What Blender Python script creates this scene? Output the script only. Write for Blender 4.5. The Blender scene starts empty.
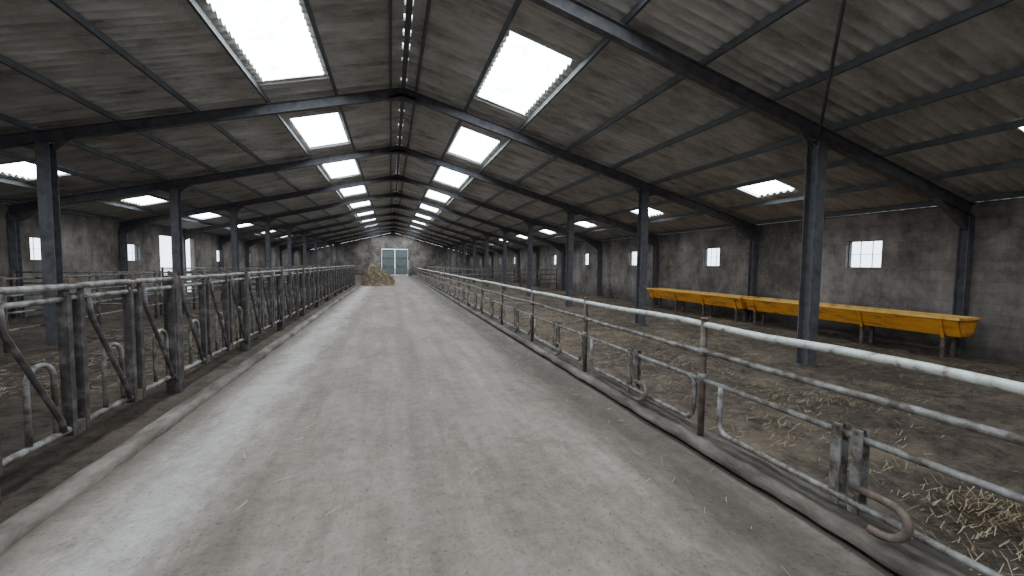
import bpy, bmesh, math, random
from mathutils import Vector, Matrix, noise
random.seed(7)
C = 0.30            # ridge X
ZR = 5.75           # ridge height
SR, SL = 0.268, 0.245
XWR, XWL = 10.6, -10.0
XPR, XPL = 6.64, -6.15
Y0, Y1 = -4.6, 57.9
S = 4.79
FRAMES = [0.37 + S*k for k in range(-1, 12)]

def roofz(x):
    u = x - C
    return ZR - (SR*u if u > 0 else -SL*u)

# ------------------------------------------------------------ materials
def new_mat(name):
    m = bpy.data.materials.new(name); m.use_nodes = True
    nt = m.node_tree
    b = nt.nodes["Principled BSDF"]
    return m, nt, b

def noise_mat(name, cols, scale=3.0, rough=0.8, metal=0.0, detail=8, bump=0.2, bscale=30, stretch=(1,1,1), pos=None, spec=0.3):
    m, nt, b = new_mat(name)
    tc = nt.nodes.new("ShaderNodeTexCoord")
    mp = nt.nodes.new("ShaderNodeMapping"); mp.inputs["Scale"].default_value = stretch
    nt.links.new(tc.outputs["Object"], mp.inputs["Vector"])
    n = nt.nodes.new("ShaderNodeTexNoise"); n.inputs["Scale"].default_value = scale; n.inputs["Detail"].default_value = detail
    n.inputs["Roughness"].default_value = 0.65
    nt.links.new(mp.outputs[0], n.inputs["Vector"])
    r = nt.nodes.new("ShaderNodeValToRGB")
    e = r.color_ramp.elements
    k = len(cols)
    for i, c in enumerate(cols):
        p = pos[i] if pos else 0.3 + 0.4*i/(k-1)
        if i < 2:
            el = e[i]; el.position = p
        else:
            el = e.new(p)
        el.color = (*c, 1)
    nt.links.new(n.outputs["Fac"], r.inputs["Fac"])
    nt.links.new(r.outputs["Color"], b.inputs["Base Color"])
    b.inputs["Roughness"].default_value = rough
    b.inputs["Metallic"].default_value = metal
    b.inputs["Specular IOR Level"].default_value = spec
    if bump:
        n2 = nt.nodes.new("ShaderNodeTexNoise"); n2.inputs["Scale"].default_value = bscale; n2.inputs["Detail"].default_value = 6
        nt.links.new(mp.outputs[0], n2.inputs["Vector"])
        bp = nt.nodes.new("ShaderNodeBump"); bp.inputs["Strength"].default_value = bump; bp.inputs["Distance"].default_value = 0.02
        nt.links.new(n2.outputs["Fac"], bp.inputs["Height"])
        nt.links.new(bp.outputs[0], b.inputs["Normal"])
    return m

M_steel = noise_mat("painted_steel", [(0.05,0.048,0.056),(0.09,0.089,0.10),(0.14,0.12,0.115)], 6, 0.7, 0.0, bump=0.1)
M_purlin = noise_mat("purlin_steel", [(0.06,0.063,0.066),(0.11,0.113,0.116)], 4, 0.7, 0.0, bump=0.1)
M_galv = noise_mat("galvanised_tube", [(0.075,0.056,0.043),(0.15,0.138,0.128),(0.30,0.29,0.28)], 9, 0.6, 0.1, bump=0.15, pos=[0.40,0.50,0.7])
M_galvw = noise_mat("worn_bright_tube", [(0.18,0.15,0.125),(0.40,0.41,0.39),(0.58,0.60,0.57)], 12, 0.55, 0.1, bump=0.15, pos=[0.36,0.46,0.7])
M_rust = noise_mat("rusty_dirty_steel", [(0.045,0.03,0.024),(0.10,0.07,0.055),(0.17,0.14,0.12)], 10, 0.8, 0.0, bump=0.3)
M_darkplate = noise_mat("dark_stained_steel", [(0.022,0.018,0.018),(0.05,0.041,0.039),(0.13,0.115,0.11)], 8, 0.65, 0.0, bump=0.2)
M_yellow = noise_mat("orange_yellow_paint", [(0.20,0.10,0.045),(0.60,0.235,0.022),(0.76,0.33,0.035)], 3, 0.6, 0.0, bump=0.15, pos=[0.36,0.46,0.7], stretch=(1,0.6,3))
M_yrim = noise_mat("yellow_rim_paint", [(0.38,0.22,0.09),(0.78,0.44,0.08),(0.88,0.58,0.2)], 5, 0.6, 0.0, bump=0.1, pos=[0.32,0.44,0.7])
M_straw = noise_mat("straw", [(0.20,0.15,0.095),(0.36,0.285,0.185),(0.52,0.44,0.31)], 5, 0.8, bump=0)
M_hay = noise_mat("old_hay", [(0.07,0.05,0.035),(0.16,0.12,0.08),(0.30,0.235,0.16)], 5, 0.9, bump=0.5)
M_door = noise_mat("grey_sheet_door", [(0.10,0.118,0.12),(0.155,0.175,0.175)], 2, 0.7, bump=0.1)
M_frame = noise_mat("window_frame_metal", [(0.07,0.08,0.1),(0.14,0.15,0.17)], 4, 0.7, bump=0.1)

def roof_material():
    m, nt, b = new_mat("fibre_cement_sheet")
    N, L = nt.nodes, nt.links
    tc = N.new("ShaderNodeTexCoord")
    sep = N.new("ShaderNodeSeparateXYZ"); L.new(tc.outputs["Object"], sep.inputs[0])
    n = N.new("ShaderNodeTexNoise"); n.inputs["Scale"].default_value = 1.6; n.inputs["Detail"].default_value = 11; n.inputs["Roughness"].default_value=0.75
    mp = N.new("ShaderNodeMapping"); mp.inputs["Scale"].default_value=(0.5,1.6,1)
    L.new(tc.outputs["Object"], mp.inputs[0]); L.new(mp.outputs[0], n.inputs["Vector"])
    r = N.new("ShaderNodeValToRGB"); e=r.color_ramp.elements
    e[0].position=0.33; e[0].color=(0.22,0.205,0.19,1); e[1].position=0.67; e[1].color=(0.62,0.61,0.59,1)
    x=e.new(0.5); x.color=(0.45,0.435,0.415,1)
    L.new(n.outputs["Fac"], r.inputs["Fac"])
    q=N.new("ShaderNodeMath"); q.operation='DIVIDE'; q.inputs[1].default_value=0.885; L.new(sep.outputs["Y"],q.inputs[0])
    f=N.new("ShaderNodeMath"); f.operation='FLOOR'; L.new(q.outputs[0],f.inputs[0])
    q2=N.new("ShaderNodeMath"); q2.operation='DIVIDE'; q2.inputs[1].default_value=2.65; L.new(sep.outputs["X"],q2.inputs[0])
    f2=N.new("ShaderNodeMath"); f2.operation='FLOOR'; L.new(q2.outputs[0],f2.inputs[0])
    cb=N.new("ShaderNodeCombineXYZ"); L.new(f.outputs[0],cb.inputs[0]); L.new(f2.outputs[0],cb.inputs[1])
    wn=N.new("ShaderNodeTexWhiteNoise"); L.new(cb.outputs[0],wn.inputs["Vector"])
    mr=N.new("ShaderNodeMapRange"); mr.inputs["To Min"].default_value=0.82; mr.inputs["To Max"].default_value=1.08; L.new(wn.outputs["Value"],mr.inputs["Value"])
    mx=N.new("ShaderNodeMix"); mx.data_type='RGBA'; mx.blend_type='MULTIPLY'; mx.inputs["Factor"].default_value=1
    L.new(r.outputs["Color"],mx.inputs["A"]); L.new(mr.outputs[0],mx.inputs["B"])
    L.new(mx.outputs["Result"],b.inputs["Base Color"])
    b.inputs["Roughness"].default_value=0.9; b.inputs["Specular IOR Level"].default_value=0.2
    return m
M_roof = roof_material()

def wall_material():
    m, nt, b = new_mat("block_wall")
    N, L = nt.nodes, nt.links
    tc = N.new("ShaderNodeTexCoord")
    sep = N.new("ShaderNodeSeparateXYZ"); L.new(tc.outputs["Object"], sep.inputs[0])
    add = N.new("ShaderNodeMath"); add.operation = 'ADD'
    L.new(sep.outputs["X"], add.inputs[0]); L.new(sep.outputs["Y"], add.inputs[1])
    comb = N.new("ShaderNodeCombineXYZ"); L.new(add.outputs[0], comb.inputs["X"]); L.new(sep.outputs["Z"], comb.inputs["Y"])
    br = N.new("ShaderNodeTexBrick"); br.inputs["Scale"].default_value = 1.0
    br.inputs["Brick Width"].default_value = 0.5; br.inputs["Row Height"].default_value = 0.2
    br.inputs["Mortar Size"].default_value = 0.008; br.inputs["Mortar Smooth"].default_value = 0.8
    br.inputs["Color1"].default_value = (0.25,0.222,0.208,1); br.inputs["Color2"].default_value = (0.215,0.192,0.18,1)
    br.inputs["Mortar"].default_value = (0.185,0.165,0.155,1)
    L.new(comb.outputs[0], br.inputs["Vector"])
    def nz(scale, st, lo, hi, p0, p1):
        mp = N.new("ShaderNodeMapping"); mp.inputs["Scale"].default_value = st
        n = N.new("ShaderNodeTexNoise"); n.inputs["Scale"].default_value = scale; n.inputs["Detail"].default_value = 12
        n.inputs["Roughness"].default_value = 0.75
        L.new(tc.outputs["Object"], mp.inputs[0]); L.new(mp.outputs[0], n.inputs["Vector"])
        r = N.new("ShaderNodeValToRGB"); r.color_ramp.elements[0].position = p0; r.color_ramp.elements[0].color = (*lo,1)
        r.color_ramp.elements[1].position = p1; r.color_ramp.elements[1].color = (*hi,1)
        L.new(n.outputs["Fac"], r.inputs["Fac"]); return r.outputs["Color"]
    def mul(a, c, f=1):
        mx = N.new("ShaderNodeMix"); mx.data_type = 'RGBA'; mx.blend_type = 'MULTIPLY'; mx.inputs["Factor"].default_value = f
        L.new(a, mx.inputs["A"]); L.new(c, mx.inputs["B"]); return mx.outputs["Result"]
    c = mul(br.outputs["Color"], nz(0.6,(1,1,1),(0.45,0.43,0.41),(1.2,1.19,1.18),0.40,0.62))
    c = mul(c, nz(1.6,(1,1.3,0.45),(0.65,0.63,0.61),(1.1,1.1,1.1),0.38,0.60), 0.8)
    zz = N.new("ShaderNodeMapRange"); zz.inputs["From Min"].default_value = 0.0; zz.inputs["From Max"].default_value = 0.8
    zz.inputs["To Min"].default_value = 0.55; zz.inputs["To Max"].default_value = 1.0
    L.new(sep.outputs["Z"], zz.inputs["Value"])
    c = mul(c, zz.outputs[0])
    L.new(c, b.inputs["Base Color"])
    bp = N.new("ShaderNodeBump"); bp.inputs["Strength"].default_value = 0.2; bp.inputs["Distance"].default_value = 0.01
    L.new(br.outputs["Fac"], bp.inputs["Height"]); bp.invert = True
    L.new(bp.outputs[0], b.inputs["Normal"])
    b.inputs["Roughness"].default_value = 0.95; b.inputs["Specular IOR Level"].default_value = 0.15
    return m
M_wall = wall_material()

def concrete_material():
    m, nt, b = new_mat("dusty_concrete")
    N, L = nt.nodes, nt.links
    tc = N.new("ShaderNodeTexCoord")
    sep = N.new("ShaderNodeSeparateXYZ"); L.new(tc.outputs["Object"], sep.inputs[0])
    def noise_(scale, st, detail=10, rough=0.7):
        mp = N.new("ShaderNodeMapping"); mp.inputs["Scale"].default_value = st
        L.new(tc.outputs["Object"], mp.inputs[0])
        n = N.new("ShaderNodeTexNoise"); n.inputs["Scale"].default_value = scale; n.inputs["Detail"].default_value = detail; n.inputs["Roughness"].default_value = rough
        L.new(mp.outputs[0], n.inputs["Vector"]); return n.outputs["Fac"]
    def ramp(fac, stops):
        r = N.new("ShaderNodeValToRGB"); e = r.color_ramp.elements
        for i,(p_,c_) in enumerate(stops):
            el = e[i] if i<2 else e.new(p_)
            el.position=p_; el.color=(*c_,1)
        L.new(fac, r.inputs["Fac"]); return r.outputs["Color"]
    def mix(a, bb, fac, mode='MIX'):
        mx = N.new("ShaderNodeMix"); mx.data_type='RGBA'; mx.blend_type=mode
        for nm,v in (("Factor",fac),("A",a),("B",bb)):
            if isinstance(v,(int,float)): mx.inputs[nm].default_value=v
            elif isinstance(v,tuple): mx.inputs[nm].default_value=(*v,1)
            else: L.new(v,mx.inputs[nm])
        return mx.outputs["Result"]
    def math_(op, a, b_=None):
        q = N.new("ShaderNodeMath"); q.operation = op
        for i, v in enumerate((a, b_)):
            if v is None: continue
            if isinstance(v, (int, float)): q.inputs[i].default_value = v
            else: L.new(v, q.inputs[i])
        return q.outputs[0]
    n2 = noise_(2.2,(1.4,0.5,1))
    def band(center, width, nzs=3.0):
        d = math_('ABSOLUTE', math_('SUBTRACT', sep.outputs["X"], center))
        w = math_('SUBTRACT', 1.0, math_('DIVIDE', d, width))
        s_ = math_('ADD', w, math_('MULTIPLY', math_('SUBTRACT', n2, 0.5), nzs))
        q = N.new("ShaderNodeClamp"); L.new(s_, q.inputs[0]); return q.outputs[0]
    c = ramp(noise_(0.9,(1.2,0.6,1)), [(0.3,(0.135,0.108,0.092)),(0.7,(0.26,0.222,0.196)),(0.5,(0.20,0.166,0.145))])
    c = mix(c, ramp(noise_(3.0,(1.0,0.07,1)), [(0.35,(0.72,0.70,0.68)),(0.62,(1.12,1.12,1.12))]), 0.9, 'MULTIPLY')
    c = mix(c, (0.09,0.072,0.06), math_('MULTIPLY', ramp(noise_(1.1,(1,0.8,1),13,0.82), [(0.54,(0,0,0)),(0.66,(1,1,1))]), 0.6))
    c = mix(c, (0.11,0.09,0.077), math_('MULTIPLY', band(0.25,0.22,2.5), 0.4))
    c = mix(c, (0.11,0.09,0.077), math_('MULTIPLY', band(-0.95,0.12,3), 0.35))
    c = mix(c, (0.42,0.40,0.38), math_('MULTIPLY', band(-1.55,0.45,3.0), 0.65))
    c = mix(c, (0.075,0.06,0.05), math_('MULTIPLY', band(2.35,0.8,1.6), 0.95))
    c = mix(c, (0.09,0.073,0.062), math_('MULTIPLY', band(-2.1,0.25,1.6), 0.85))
    c = mix(c, ramp(noise_(30,(1,1,1),5), [(0.32,(0.45,0.41,0.37)),(0.45,(1,1,1))]), 0.75, 'MULTIPLY')
    c = mix(c, ramp(noise_(7,(1,1,1),12,0.85), [(0.32,(0.62,0.60,0.58)),(0.64,(1.2,1.2,1.2))]), 0.9, 'MULTIPLY')
    L.new(c, b.inputs["Base Color"])
    bp = N.new("ShaderNodeBump"); bp.inputs["Strength"].default_value = 0.4; bp.inputs["Distance"].default_value = 0.02
    L.new(noise_(14,(1,1,1),9), bp.inputs["Height"]); L.new(bp.outputs[0], b.inputs["Normal"])
    b.inputs["Roughness"].default_value = 0.8
    b.inputs["Specular IOR Level"].default_value = 0.25
    return m
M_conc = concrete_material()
M_curb = noise_mat("dirty_curb_concrete", [(0.05,0.04,0.033),(0.10,0.083,0.07),(0.20,0.175,0.15)], 4, 0.9, bump=0.6, bscale=20, stretch=(1,0.4,1), pos=[0.36,0.5,0.72])

def dirt_material(name, dark, mid, straw, amount):
    m, nt, b = new_mat(name)
    N, L = nt.nodes, nt.links
    tc = N.new("ShaderNodeTexCoord")
    n = N.new("ShaderNodeTexNoise"); n.inputs["Scale"].default_value = 7; n.inputs["Detail"].default_value = 12; n.inputs["Roughness"].default_value = 0.8
    L.new(tc.outputs["Object"], n.inputs["Vector"])
    r = N.new("ShaderNodeValToRGB"); r.color_ramp.elements[0].position = 0.38; r.color_ramp.elements[0].color = (*dark,1)
    r.color_ramp.elements[1].position = 0.66; r.color_ramp.elements[1].color = (*mid,1)
    L.new(n.outputs["Fac"], r.inputs["Fac"])
    n2 = N.new("ShaderNodeTexNoise"); n2.inputs["Scale"].default_value = 0.55; n2.inputs["Detail"].default_value = 13; n2.inputs["Roughness"].default_value = 0.85
    L.new(tc.outputs["Object"], n2.inputs["Vector"])
    r2 = N.new("ShaderNodeValToRGB"); r2.color_ramp.elements[0].position = 0.47; r2.color_ramp.elements[0].color = (0,0,0,1)
    r2.color_ramp.elements[1].position = 0.60; r2.color_ramp.elements[1].color = (amount,amount,amount,1)
    L.new(n2.outputs["Fac"], r2.inputs["Fac"])
    mx = N.new("ShaderNodeMix"); mx.data_type = 'RGBA'
    L.new(r2.outputs["Color"], mx.inputs["Factor"]); L.new(r.outputs["Color"], mx.inputs["A"]); mx.inputs["B"].default_value = (*straw,1)
    L.new(mx.outputs["Result"], b.inputs["Base Color"])
    bp = N.new("ShaderNodeBump"); bp.inputs["Strength"].default_value = 1.0; bp.inputs["Distance"].default_value = 0.07
    L.new(n.outputs["Fac"], bp.inputs["Height"]); L.new(bp.outputs[0], b.inputs["Normal"])
    b.inputs["Roughness"].default_value = 0.95; b.inputs["Specular IOR Level"].default_value = 0.15
    return m
M_dirtR = dirt_material("trodden_straw_dirt", (0.05,0.037,0.029), (0.17,0.132,0.105), (0.26,0.205,0.15), 0.7)
M_dirtL = dirt_material("dark_pen_dirt", (0.03,0.022,0.018), (0.10,0.076,0.062), (0.15,0.115,0.086), 0.6)
M_ground = noise_mat("outside_gravel", [(0.3,0.28,0.25),(0.45,0.43,0.4)], 2, 0.95)

def sky_mat():
    m = bpy.data.materials.new("translucent_daylight_sheet"); m.use_nodes = True
    nt = m.node_tree; N, L = nt.nodes, nt.links
    N.clear()
    o = N.new("ShaderNodeOutputMaterial"); e = N.new("ShaderNodeEmission")
    tc = N.new("ShaderNodeTexCoord"); n = N.new("ShaderNodeTexNoise"); n.inputs["Scale"].default_value = 6; n.inputs["Detail"].default_value = 8
    L.new(tc.outputs["Object"], n.inputs["Vector"])
    r = N.new("ShaderNodeValToRGB"); r.color_ramp.elements[0].position = 0.3; r.color_ramp.elements[0].color = (0.44,0.54,0.60,1)
    r.color_ramp.elements[1].position = 0.55; r.color_ramp.elements[1].color = (0.84,0.94,1.0,1)
    L.new(n.outputs["Fac"], r.inputs["Fac"]); L.new(r.outputs["Color"], e.inputs["Color"])
    e.inputs["Strength"].default_value = 22
    L.new(e.outputs[0], o.inputs[0])
    return m
M_sky = sky_mat()

# ------------------------------------------------------------ mesh helpers
class MB:
    def __init__(self, mats):
        self.v=[]; self.f=[]; self.m=[]; self.mats=mats; self.sm=[]
    def box(self, x0,x1,y0,y1,z0,z1, mi=0):
        b=len(self.v)
        self.v += [(x0,y0,z0),(x1,y0,z0),(x1,y1,z0),(x0,y1,z0),(x0,y0,z1),(x1,y0,z1),(x1,y1,z1),(x0,y1,z1)]
        for q in ((0,3,2,1),(4,5,6,7),(0,1,5,4),(1,2,6,5),(2,3,7,6),(3,0,4,7)):
            self.f.append(tuple(b+i for i in q)); self.m.append(mi); self.sm.append(False)
    def prism(self, poly, axis_vec, mi=0):
        b=len(self.v); k=len(poly); a=Vector(axis_vec)
        self.v += [tuple(Vector(p)) for p in poly] + [tuple(Vector(p)+a) for p in poly]
        self.f.append(tuple(b+i for i in reversed(range(k)))); self.f.append(tuple(b+k+i for i in range(k)))
        self.m += [mi,mi]; self.sm += [False,False]
        for i in range(k):
            j=(i+1)%k
            self.f.append((b+i,b+j,b+k+j,b+k+i)); self.m.append(mi); self.sm.append(False)
    def tube(self, pts, r, n=8, mi=0, cap=True):
        pts=[Vector(p) for p in pts]; b=len(self.v)
        prev=None
        for i,p in enumerate(pts):
            if i==0: t=pts[1]-p
            elif i==len(pts)-1: t=p-pts[i-1]
            else: t=(pts[i+1]-p).normalized()+(p-pts[i-1]).normalized()
            t.normalize()
            if prev is None:
                ref=Vector((0,0,1)) if abs(t.z)<0.9 else Vector((1,0,0))
                nrm=t.cross(ref).normalized()
            else:
                nrm=(prev-t*prev.dot(t)).normalized()
            prev=nrm; bn=t.cross(nrm)
            for k in range(n):
                a=2*math.pi*k/n
                self.v.append(tuple(p+nrm*math.cos(a)*r+bn*math.sin(a)*r))
        for i in range(len(pts)-1):
            for k in range(n):
                k2=(k+1)%n
                self.f.append((b+i*n+k,b+i*n+k2,b+(i+1)*n+k2,b+(i+1)*n+k)); self.m.append(mi); self.sm.append(True)
        if cap:
            self.f.append(tuple(b+k for k in reversed(range(n)))); self.m.append(mi); self.sm.append(False)
            l=b+(len(pts)-1)*n
            self.f.append(tuple(l+k for k in range(n))); self.m.append(mi); self.sm.append(False)
    def obj(self, name, recalc=True):
        me=bpy.data.meshes.new(name); me.from_pydata(self.v,[],self.f)
        for m in self.mats: me.materials.append(m)
        me.polygons.foreach_set("material_index", self.m)
        me.polygons.foreach_set("use_smooth", self.sm)
        if recalc:
            bm=bmesh.new(); bm.from_mesh(me); bmesh.ops.recalc_face_normals(bm, faces=bm.faces); bm.to_mesh(me); bm.free()
        me.update()
        o=bpy.data.objects.new(name, me); bpy.context.scene.collection.objects.link(o)
        return o

# ------------------------------------------------------------ floor / ground
def grid_floor(name, x0,x1,y0,y1,nx,ny,zf,mat):
    mb=MB([mat])
    for j in range(ny+1):
        for i in range(nx+1):
            x=x0+(x1-x0)*i/nx; y=y0+(y1-y0)*j/ny
            mb.v.append((x,y,zf(x,y)))
    for j in range(ny):
        for i in range(nx):
            a=j*(nx+1)+i
            mb.f.append((a,a+1,a+nx+2,a+nx+1)); mb.m.append(0); mb.sm.append(True)
    return mb.obj(name, False)

def zr_(x,y):
    e=min(1,(x-2.85)/0.6) if x>2.85 else 0
    return 0.0 + e*(0.05*noise.noise(Vector((x*0.9,y*0.9,0)))+0.05*noise.noise(Vector((x*3.1,y*3.1,5))) + 0.03*noise.noise(Vector((x*9,y*9,2))))
def zl_(x,y):
    e=min(1,(-2.3-x)/0.4) if x<-2.3 else 0
    return 0.02 + e*(0.05*noise.noise(Vector((x*0.9,y*0.9,9)))+0.05*noise.noise(Vector((x*3.5,y*3.5,5)))+0.03*noise.noise(Vector((x*9,y*9,2))))
def za_(x,y):
    d=0
    if x>1.95: d=-0.06*min(1,(x-1.95)/0.2)
    return d+0.006*noise.noise(Vector((x*1.2,y*1.2,0)))
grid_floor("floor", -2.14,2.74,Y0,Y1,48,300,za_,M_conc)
grid_floor("floor_pen_right", 2.84,XWR,Y0,Y1,130,700,zr_,M_dirtR)
grid_floor("floor_pen_left", XWL,-2.24,Y0,Y1,130,700,zl_,M_dirtL)
def curb(name,x0,x1,h,seed):
    mb=MB([M_curb]); n=700; prof=[(0,-0.1),(0,0.5),(0.2,1.0),(0.5,1.1),(0.8,1.0),(1,0.6),(1,-0.1)]
    for j in range(n+1):
        y=Y0+(Y1-Y0)*j/n
        for a,b in prof:
            x=x0+(x1-x0)*a
            w=0.03*noise.noise(Vector((y*1.7,a*2,seed)))+0.03*noise.noise(Vector((y*5,a*3,seed)))
            mb.v.append((x+w*0.7, y, b*h + (w*0.8 if b>0 else 0)))
    k=len(prof)
    for j in range(n):
        for i in range(k-1):
            a=j*k+i; mb.f.append((a,a+1,a+k+1,a+k)); mb.m.append(0); mb.sm.append(True)
    return mb.obj(name)
curb("trim_curb_left",-2.28,-2.10,0.07,1)
curb("trim_curb_right",2.64,2.97,0.07,2)

mb=MB([M_ground]); mb.box(-90,90,-60,140,-0.4,-0.15); mb.obj("ground")

# ------------------------------------------------------------ walls
def wall_side(name, x0, x1, ztop, openings):
    ys=sorted(set([Y0,Y1]+[v for o in openings for v in o[:2]])); zs=sorted(set([-0.2,ztop]+[v for o in openings for v in o[2:]]))
    mb=MB([M_wall])
    for a,b in zip(ys,ys[1:]):
        run=None
        for c,d in zip(zs,zs[1:]):
            my,mz=(a+b)/2,(c+d)/2
            hole=any(o[0]<my<o[1] and o[2]<mz<o[3] for o in openings)
            if hole:
                if run: mb.box(x0,x1,a,b,run[0],run[1]); run=None
            else:
                run=(run[0],d) if run else (c,d)
        if run: mb.box(x0,x1,a,b,run[0],run[1])
    return mb.obj(name)
winR=[(7.0+S*k-0.38,7.0+S*k+0.38,1.64,2.28) for k in range(0,10)]
ztR=roofz(XWR+0.2)-0.04; ztL=roofz(XWL-0.2)-0.04
winL=[(15.85-0.45,15.85+0.45,1.62,2.30),(20.4-0.45,20.4+0.45,1.62,2.30)]+[(y-0.45,y+0.45,1.62,2.30) for y in (29.2,34.6,39.4,44.2,49)]
doorL=(22.4,25.8,-0.2,2.8)
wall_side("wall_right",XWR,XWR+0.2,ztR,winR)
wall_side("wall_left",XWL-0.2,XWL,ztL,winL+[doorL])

def window_frame(name,x,o):
    mb=MB([M_frame]); y0,y1,z0,z1=o; t=0.02
    mb.box(x-0.03,x+0.03,y0,y0+t,z0,z1); mb.box(x-0.03,x+0.03,y1-t,y1,z0,z1)
    mb.box(x-0.03,x+0.03,y0,y1,z0,z0+t); mb.box(x-0.03,x+0.03,y0,y1,z1-t,z1)
    w=(y1-y0)
    for k in (1,2): mb.box(x-0.008,x+0.008,y0+w*k/3-0.006,y0+w*k/3+0.006,z0,z1)
    mb.box(x-0.008,x+0.008,y0,y1,(z0+z1)/2-0.006,(z0+z1)/2+0.006)
    mb.obj(name)
i=1
for o in winR: window_frame("window_%d"%i,XWR+0.12,o); i+=1
for o in winL: window_frame("window_%d"%i,XWL-0.12,o); i+=1
mb=MB([M_rust]); y0,y1,z0,z1=doorL; g=0.005; xa=XWL+0.01; xb=XWL+0.07
for yy in (y0+0.02,y1-0.10): mb.box(xa,xb,yy,yy+0.08,-0.03,1.35)
for z in (0.4,0.7,1.0,1.25): mb.box(xa+0.015,xb-0.015,y0+0.1,y1-0.1,z,z+0.04)
mb.box(xa+0.01,xb-0.01,(y0+y1)/2-0.02,(y0+y1)/2+0.02,0.4,1.29)
mb.obj("door_1")

def gable(name,y0,y1,dx0,dx1,dh):
    mb=MB([M_wall]); ax=(0,y1-y0,0); g=0.06
    z=lambda x: roofz(x)-g
    mb.prism([(XWL,y0,-0.2),(dx0,y0,-0.2),(dx0,y0,z(dx0)),(XWL,y0,z(XWL))],ax)
    mb.prism([(dx1,y0,-0.2),(XWR,y0,-0.2),(XWR,y0,z(XWR)),(dx1,y0,z(dx1))],ax)
    mb.prism([(dx0,y0,dh),(dx1,y0,dh),(dx1,y0,z(dx1)),(C,y0,z(C)),(dx0,y0,z(dx0))],ax)
    return mb.obj(name)
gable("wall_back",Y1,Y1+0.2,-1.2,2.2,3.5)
gable("wall_front_unseen",Y0-0.2,Y0,-1.2,1.6,3.0)  # unseen end wall, added; its opening is sized for sky fill light
mb=MB([M_door,M_steel])
for a,b in ((-1.18,0.48),(0.52,2.18)):
    mb.box(a,b,Y1+0.05,Y1+0.09,0.03,3.45)
    for z in (0.1,1.15,2.3,3.35): mb.box(a,b,Y1+0.0,Y1+0.05,z-0.03,z+0.03,1)
    for x in (a+0.04,b-0.04): mb.box(x-0.04,x+0.04,Y1+0.0,Y1+0.05,0.05,3.45,1)
    n=9
    for k in range(n): 
        x=a+(b-a)*(k+0.5)/n; mb.box(x-0.03,x+0.03,Y1+0.035,Y1+0.052,0.05,3.4)
mb.box(-1.2,2.2,Y1-0.08,Y1-0.01,3.5,3.6,1)
mb.obj("door_2")

# ------------------------------------------------------------ roof
LEN=2.62
SKY_U=[6.55+S*k for k in range(-2,11) if 6.55+S*k>Y0]
LOW_R=[7.35+S*k for k in range(-2,11) if 7.35+S*k>Y0]
LOW_L=[7.0+S*k for k in range(-2,11) if 7.0+S*k>Y0]
LR,LL=1.05,1.35
def hit(y,lst,ln): return any(a<y<a+ln for a in lst)
def roof_side(name,sgn,slope,low,ul,ln):
    mb=MB([M_roof]); p=0.177; st=p/8; n=int((Y1+0.4-(Y0-0.4))/st)
    ub=[0.07,1.55,2.62,ul[0],ul[1],10.95]
    for j in range(n+1):
        y=Y0-0.4+j*st; w=0.034*math.cos(2*math.pi*y/p)
        for u in ub:
            mb.v.append((C+sgn*u,y,ZR-slope*u+w))
    k=len(ub)
    for j in range(n):
        ym=Y0-0.4+(j+0.5)*st
        for i in range(k-1):
            if i==1 and hit(ym,SKY_U,LEN): continue
            if i==3 and hit(ym,low,ln): continue
            a=j*k+i; mb.f.append((a,a+1,a+k+1,a+k) if sgn>0 else (a,a+k,a+k+1,a+1)); mb.m.append(0); mb.sm.append(True)
    return mb.obj(name,False)
roof_side("ceiling",1,SR,LOW_R,(7.9,8.65),LR)
roof_side("ceiling",-1,SL,LOW_L,(7.9,8.75),LL)
def panel(sgn,slope,u0,u1,y,ln):
    m_=MB([M_sky]); a=u0-0.04; b=u1+0.04
    za=ZR-slope*a+0.038; zb=ZR-slope*b+0.038
    m_.v=[(C+sgn*a,y-0.05,za),(C+sgn*b,y-0.05,zb),(C+sgn*b,y+ln+0.05,zb),(C+sgn*a,y+ln+0.05,za)]
    m_.f=[(0,1,2,3) if sgn<0 else (3,2,1,0)]; m_.m=[0]; m_.sm=[False]
    m_.obj("skylight",False)
for y in SKY_U: panel(1,SR,1.55,2.62,y,LEN); panel(-1,SL,1.55,2.62,y,LEN)
for y in LOW_R: panel(1,SR,7.9,8.65,y,LR)
for y in LOW_L: panel(-1,SL,7.9,8.75,y,LL)
mb=MB([M_purlin,M_roof])
mb.box(C-0.045,C+0.045,Y0,Y1,ZR-0.16,ZR+0.02)
y=Y0
while y<Y1:
    L_=random.choice((0.25,0.35,0.6,0.8)); mb.box(C-0.10,C+0.10,y,y+L_,ZR-0.02,ZR+0.05,1); y+=L_+random.choice((0.08,0.14,0.22))
mb.obj("ridge_vent")
mb=MB([M_purlin])
for sgn,slope in ((1,SR),(-1,SL)):
    for u in (0.28,1.42,2.75,4.05,5.35,6.6,7.76,8.95,10.15):
        x=C+sgn*u; zt=ZR-slope*u-0.036
        mb.box(x-0.022,x+0.022,Y0,Y1,zt-0.095,zt)
mb.obj("roof_purlins")

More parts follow.
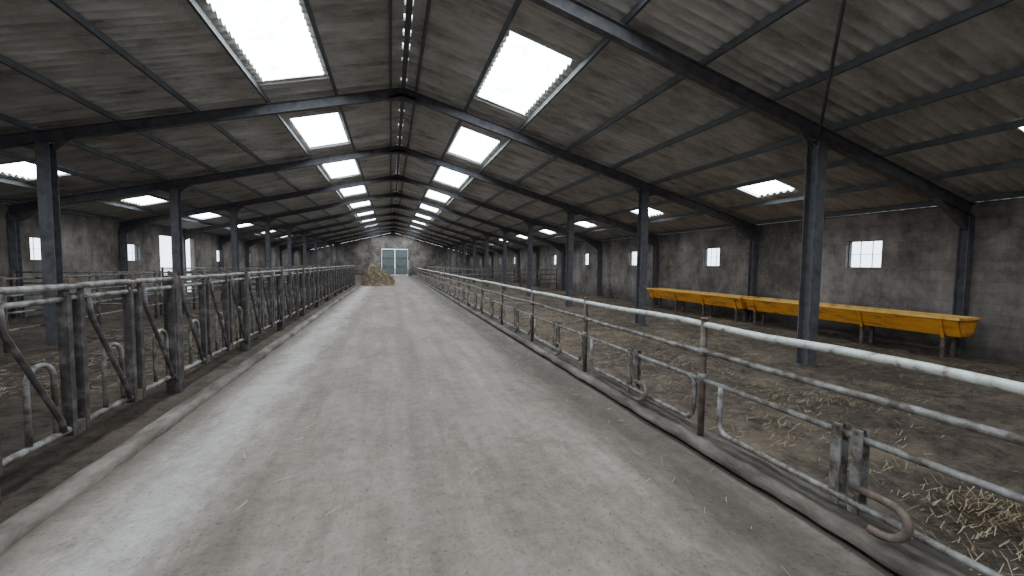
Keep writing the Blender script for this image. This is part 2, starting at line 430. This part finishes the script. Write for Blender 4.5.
# ------------------------------------------------------------ steel frames
def frame(y):
    mb=MB([M_steel])
    zf=0.132
    def hpost(x,w,ztop,z0=-0.1):
        t=0.016
        mb.box(x-w/2,x+w/2,y-w/2,y-w/2+t,z0,ztop); mb.box(x-w/2,x+w/2,y+w/2-t,y+w/2,z0,ztop)
        mb.box(x-0.008,x+0.008,y-w/2+t,y+w/2-t,z0,ztop)
    def slab(xa,xb,off0,off1,yw):
        za,zb=roofz(xa)-zf,roofz(xb)-zf
        mb.prism([(xa,y-yw,za-off1),(xb,y-yw,zb-off1),(xb,y-yw,zb-off0),(xa,y-yw,za-off0)],(0,2*yw,0))
    for xe,xp in ((XWR-0.02,XPR),(XWL+0.02,XPL)):
        slab(C,xe,0,0.016,0.06); slab(C,xe,0.016,0.20,0.008); slab(C,xe,0.20,0.216,0.06)
        s=1 if xe>0 else -1
        hpost(xp,0.2,roofz(xp)-zf-0.24)
        zt=roofz(xp)-zf-0.216
        for d in (-1,1):
            x2=xp+d*0.4
            mb.prism([(xp+d*0.1,y-0.008,zt-0.18),(x2,y-0.008,roofz(x2)-zf-0.21),(xp+d*0.1,y-0.008,roofz(xp+d*0.1)-zf-0.21)],(0,0.016,0))
        mb.box(xp-0.13,xp+0.13,y-0.12,y+0.12,zt-0.03,zt-0.01)
        mb.box(xp-0.13,xp+0.13,y-0.13,y+0.13,-0.05,0.03)
        xw=xe-s*0.09
        hpost(xw,0.16,roofz(xw)-zf-0.24)
        x2=xw-s*0.9
        mb.prism([(xw,y-0.008,roofz(xw)-zf-0.5),(x2,y-0.008,roofz(x2)-zf-0.21),(xw,y-0.008,roofz(xw)-zf-0.21)],(0,0.016,0))
        mb.prism([(xw,y-0.05,roofz(xw)-zf-0.52),(x2,y-0.05,roofz(x2)-zf-0.225),(x2,y-0.05,roofz(x2)-zf-0.21),(xw,y-0.05,roofz(xw)-zf-0.5)],(0,0.1,0))
    mb.prism([(C,y-0.008,ZR-zf-0.30),(C+0.6,y-0.008,roofz(C+0.6)-zf-0.21),(C,y-0.008,ZR-zf-0.1),(C-0.6,y-0.008,roofz(C-0.6)-zf-0.21)],(0,0.016,0))
    mb.box(C-0.01,C+0.01,y-0.06,y+0.06,ZR-zf-0.30,ZR-zf)
    mb.obj("steel_roof_frame")
for y in FRAMES: frame(y)
mb=MB([M_purlin])
mb.tube([(XPR,5.16,roofz(XPR)-0.42),(4.63,3.4,roofz(4.63)-0.2),(2.6,1.7,roofz(2.6)-0.2)],0.02,6)
mb.tube([(XPL,5.16,roofz(XPL)-0.42),(-2.0,1.7,roofz(-2.0)-0.2)],0.02,6)
mb.obj("wind_brace_rods")

# ------------------------------------------------------------ left headlock feed fence
def headlock_fence(x,ya,yb):
    mb=MB([M_galv,M_darkplate,M_rust,M_galvw])
    def wob(z,r,a,b,amp=0.012):
        n=int((b-a)/0.6)+1
        mb.tube([(x+amp*noise.noise(Vector((z*7,(a+(b-a)*i/n)*1.1,3))),a+(b-a)*i/n,z+amp*noise.noise(Vector((z*5,(a+(b-a)*i/n)*0.9,7)))) for i in range(n+1)],r,8,0)
    wob(1.43,0.028,ya,yb); wob(1.33,0.024,ya,yb); wob(0.26,0.028,ya,yb)
    sp=0.85; n=int((yb-ya)/sp)
    for k in range(n+1):
        y=ya+0.30+k*sp
        if y>yb: break
        for d in (-0.075,0.075):
            mb.box(x-0.035,x+0.035,y+d-0.026,y+d+0.026,0.20,1.36,1)
        mb.box(x-0.02,x+0.02,y-0.04,y+0.04,1.38,1.50,2)
        mb.box(x-0.03,x+0.03,y-0.09,y+0.09,0.20,0.30,2)
        if k%3==0:
            mb.box(x-0.09,x+0.045,y-0.06,y+0.06,-0.05,1.47,1)
        if y+0.75<yb:
            r=0.13; cy=y+0.50
            pts=[(x,cy-r,0.26)]+[(x,cy-r*math.cos(a),0.72+r*math.sin(a)) for a in [math.pi*i/10 for i in range(11)]]+[(x,cy+r,0.26)]
            mb.tube(pts,0.02,8,0)
            o_=random.uniform(-0.04,0.04)
            mb.tube([(x+0.03,y+0.15,1.33),(x+0.03,y+0.17+o_,1.15),(x+0.03,y+0.64+o_,0.36),(x+0.03,y+0.66+o_,0.27)],0.021,8,1)
            mb.box(x-0.03,x+0.03,y+0.11,y+0.19,1.35,1.41,0)
    return mb.obj("headlock_feed_fence")
headlock_fence(-2.55,0.6,32.0)

# ------------------------------------------------------------ right tube fence
def tube_fence(x,ya,yb):
    mb=MB([M_galv,M_galvw,M_rust])
    def wob(z,r,mi,a,b,amp=0.026):
        n=int((b-a)/0.5)+1
        mb.tube([(x+amp*noise.noise(Vector((z*7,(a+(b-a)*i/n)*1.1,0))),a+(b-a)*i/n,z+amp*noise.noise(Vector((z*5,(a+(b-a)*i/n)*0.9,4)))) for i in range(n+1)],r,10,mi)
    wob(1.105,0.029,1,ya,yb)
    wob(0.86,0.024,0,ya,yb)
    sp=2.4; y=3.12-2*sp
    while y<yb:
        if y>ya:
            mb.tube([(x,y,0.0),(x,y,1.16)],0.03,10,2)
            mb.tube([(x,y,1.155),(x,y,1.175)],0.036,10,2)
            for z in (0.86,0.62): mb.tube([(x,y,z-0.04),(x,y,z+0.04)],0.040,10,0)
        a,b=y+0.08,y+sp-0.10
        r=0.10
        pts=[(x,y+sp,0.60),(x,a+r,0.60)]
        pts+=[(x-0.01,a+r-r*math.sin(t),0.60-r+r*math.cos(t)) for t in [math.pi/2*i/5 for i in range(1,6)]]
        pts+=[(x-0.02,a,0.32)]
        pts+=[(x-0.03,a+r-r*math.cos(t),0.30-r*math.sin(t)) for t in [math.pi/2*i/5 for i in range(1,6)]]
        pts+=[(x-0.03,b-0.25,0.20)]
        pts+=[(x-0.03,b-0.25+0.10*math.sin(t),0.30-0.10*math.cos(t)) for t in [math.pi/2*i/5 for i in range(1,6)]]
        pts+=[(x-0.02,b-0.15,0.60)]
        mb.tube(pts,0.023,8,0)
        mb.tube([(x,y,0.60),(x,a+r,0.60)],0.023,8,0)
        hy=y+0.72
        mb.tube([(x-0.02,hy+0.36,0.30),(x-0.05,hy+0.12,0.31)]+[(x-0.05-0.01*i,hy+0.12-0.10*math.sin(math.pi*i/8),0.23+0.08*math.cos(math.pi*i/8)) for i in range(1,9)]+[(x-0.13,hy+0.18,0.15)],0.024,8,2)
        for yy in (y+1.05,y+1.17):
            mb.box(x-0.042,x-0.028,yy-0.03,yy+0.03,0.14,0.66,0)
            mb.box(x+0.02,x+0.03,yy-0.03,yy+0.03,0.14,0.66,0)
            for z in (0.60,0.2): mb.tube([(x-0.055,yy,z+0.045),(x+0.04,yy,z+0.045)],0.012,6,2)
        y+=sp
    return mb.obj("tube_barrier_fence")
tube_fence(2.76,-1.5,46.0)

def rail_fence(p0,p1,zs,postsp,name,h=1.35,r=0.022):
    mb=MB([M_galv,M_rust]); p0=Vector((*p0,0)); p1=Vector((*p1,0)); d=(p1-p0); L_=d.length; d.normalize()
    for z in zs: mb.tube([p0+Vector((0,0,z)),p1+Vector((0,0,z))],r,8,0)
    n=max(1,round(L_/postsp))
    for i in range(n+1):
        q=p0+d*L_*i/n; mb.tube([q+Vector((0,0,-0.05)),q+Vector((0,0,h))],0.035,8,1)
    for i in range(n):
        q=p0+d*L_*(i+0.5)/n; mb.tube([q+Vector((0,0,zs[0])),q+Vector((0,0,zs[-1]))],0.016,6,0)
    mb.obj(name)
rail_fence((-6.4,4.5),(-6.4,52),(0.4,0.7,1.0,1.3),2.4,"pen_railing")
for y in (14.5,24.0,33.6,43.2):
    rail_fence((-9.8,y),(-6.5,y),(0.4,0.7,1.0,1.3),1.65,"pen_gate")
    rail_fence((-6.28,y),(-2.75,y),(0.4,0.7,1.0,1.3),1.75,"pen_gate")
for y in (24.9,34.5,44.1): rail_fence((2.95,y),(10.3,y),(0.4,0.7,1.0,1.3),2.5,"pen_gate")

# ------------------------------------------------------------ yellow troughs
def trough(x,y0,y1,z0,z1,wt):
    mb=MB([M_yellow,M_rust,M_yrim]); wb=wt*0.55; t=0.012
    def wallp(a,b):
        n=Vector((b[1]-a[1],0,-(b[0]-a[0]))).normalized()*t
        mb.prism([(x+a[0],y0,a[1]),(x+b[0],y0,b[1]),(x+b[0]+n.x,y0,b[1]+n.z),(x+a[0]+n.x,y0,a[1]+n.z)],(0,y1-y0,0))
    wallp((-wb/2,z0),(-wt/2,z1)); wallp((wt/2,z1),(wb/2,z0)); wallp((wb/2,z0),(-wb/2,z0))
    for y in (y0,y1-t):
        mb.prism([(x-wb/2,y,z0),(x+wb/2,y,z0),(x+wt/2,y,z1),(x-wt/2,y,z1)],(0,t,0))
    for s in (-1,1): mb.box(x+s*wt/2-0.035,x+s*wt/2+0.035,y0-0.03,y1+0.03,z1-0.012,z1+0.03,2)
    for y in (y0,y1): mb.box(x-wt/2,x+wt/2,y-0.03,y+0.03,z1-0.012,z1+0.03,2)
    n=3
    for k in range(n+1):
        y=y0+0.25+(y1-y0-0.5)*k/n
        for s in (-1,1):
            mb.prism([(x+s*(wb/2+0.0)-0.025,y-0.03,-0.03),(x+s*(wb/2)+0.025,y-0.03,-0.03),(x+s*wb/2+0.025,y-0.03,z0+0.08),(x+s*wb/2-0.025,y-0.03,z0+0.08)],(0,0.06,0),1)
        mb.box(x-wb/2,x+wb/2,y-0.03,y+0.03,z0-0.05,z0,0)
        mb.prism([(x-wt/2-0.02,y-0.025,z1-0.01),(x-wb/2-0.035,y-0.025,z0-0.04),(x-wb/2+0.0,y-0.025,z0-0.04),(x-wt/2+0.01,y-0.025,z1-0.01)],(0,0.05,0))
    mb.obj("feed_trough")
trough(9.9,4.75,9.35,0.42,0.74,0.56)
trough(9.9,9.5,14.0,0.42,0.74,0.56)

# ------------------------------------------------------------ straw
def straw_mesh(name, items, lo=0.05, hi=0.17, w=0.002):
    mb=MB([M_straw])
    for (x,y,z) in items:
        a=random.uniform(0,math.pi); l=random.uniform(lo,hi)/2; t=random.uniform(-0.25,0.25)
        dx,dy=math.cos(a)*l,math.sin(a)*l; dz=t*l
        px,py=-math.sin(a)*w,math.cos(a)*w
        b=len(mb.v); z=z+0.004+abs(dz)
        mb.v+= [(x-dx-px,y-dy-py,z-dz),(x+dx-px,y+dy-py,z+dz),(x+dx+px,y+dy+py,z+dz+0.002),(x-dx+px,y-dy+py,z-dz+0.002)]
        mb.f.append((b,b+1,b+2,b+3)); mb.m.append(0); mb.sm.append(False)
    return mb.obj(name,False)
items=[]
for _ in range(30000):
    y=0.3+abs(random.gauss(0,1))*6.5; x=random.uniform(2.95,9.3)
    if noise.noise(Vector((x*0.6,y*0.6,3)))+0.5*noise.noise(Vector((x*2.3,y*2.3,8)))+random.uniform(-0.3,0.3)>0.22: items.append((x,y,zr_(x,y)))
for cx,cy,s,n in ((3.8,1.6,0.22,1100),(5.6,8.5,1.1,2600),(4.3,6.0,0.6,900),(7.5,5.0,0.9,600),(5.0,3.4,0.45,350),(4.2,11,0.9,1500)):
    for _ in range(n):
        x=random.gauss(cx,s); y=random.gauss(cy,s); r=math.hypot(x-cx,y-cy)/s
        if x<2.95 or x>9.3: continue
        items.append((x,y,zr_(x,y)+random.random()*0.06*math.exp(-r*r/2)))
straw_mesh("scattered_straw",items)
items=[]
for _ in range(420):
    x=random.choice((random.uniform(-2,2.6),random.gauss(2.3,0.25))); y=random.uniform(1.2,20)
    if -2.05<x<2.6: items.append((x,y,za_(x,y)))
for _ in range(1800):
    x=random.gauss(0.9,1.0); y=random.gauss(25,3)
    if -2.05<x<2.6 and y<29.5: items.append((x,y,za_(x,y)))
straw_mesh("loose_straw_bits",items,0.04,0.13,0.002)
items=[]
for _ in range(3000):
    y=random.uniform(2,18); x=random.uniform(-6,-2.8)
    if noise.noise(Vector((x*0.5,y*0.5,13)))>0.05: items.append((x,y,zl_(x,y)))
straw_mesh("bedding_straw",items)

def heap(cx,cy,rx,ry,h,name):
    mb=MB([M_hay,M_straw])
    f=lambda x,y: max(0.0,h*(1-min(1,((x-cx)/rx)**2+((y-cy)/ry)**2))**0.6*(0.7+1.2*noise.noise(Vector((x*2.2,y*2.2,0))))+0.12*noise.noise(Vector((x*6,y*6,0))))
    g=60
    for j in range(g+1):
        for i in range(g+1):
            x=cx-rx+2*rx*i/g; y=cy-ry+2*ry*j/g; mb.v.append((x,y,f(x,y)-0.01))
    for j in range(g):
        for i in range(g):
            a=j*(g+1)+i; mb.f.append((a,a+1,a+g+2,a+g+1)); mb.m.append(0); mb.sm.append(True)
    for _ in range(3500):
        x=random.uniform(cx-rx,cx+rx); y=random.uniform(cy-ry,cy+ry); z=f(x,y)
        if z<0.03: continue
        a=random.uniform(0,math.pi); l=random.uniform(0.08,0.2); b=len(mb.v); w=0.008
        dx,dy,dz=math.cos(a)*l,math.sin(a)*l,random.uniform(-0.4,0.6)*l
        mb.v+=[(x-dx,y-dy,z-dz+0.02),(x+dx,y+dy,z+dz+0.03),(x+dx,y+dy,z+dz+0.03+2*w),(x-dx,y-dy,z-dz+0.02+2*w)]
        mb.f.append((b,b+1,b+2,b+3)); mb.m.append(random.choice((0,0,0,0,1))); mb.sm.append(False)
    mb.obj(name,False)
heap(-0.95,32.5,1.15,2.2,1.2,"straw_heap")

# ------------------------------------------------------------ world, camera
w=bpy.data.worlds.new("World"); bpy.context.scene.world=w; w.use_nodes=True
bg=w.node_tree.nodes["Background"]; bg.inputs[0].default_value=(0.78,0.90,1.0,1); bg.inputs[1].default_value=5.0

cam=bpy.data.cameras.new("Camera"); co=bpy.data.objects.new("Camera",cam); bpy.context.scene.collection.objects.link(co)
F=413.0; cam.sensor_width=36; cam.lens=F/1024*36; cam.clip_start=0.05; cam.clip_end=500
th=math.atan(121/F); p=math.atan(24/F); k=0.01
fw=Vector((math.sin(th)*math.cos(p),math.cos(th)*math.cos(p),-math.sin(p)))
rt=Vector((math.cos(th),-math.sin(th),0)); up=rt.cross(fw)
rt2=rt*math.cos(k)+up*math.sin(k); up2=rt2.cross(fw)
M=Matrix((rt2,up2,-fw)).transposed().to_4x4(); M.translation=Vector((0,0,1.65))
co.matrix_world=M
bpy.context.scene.camera=co
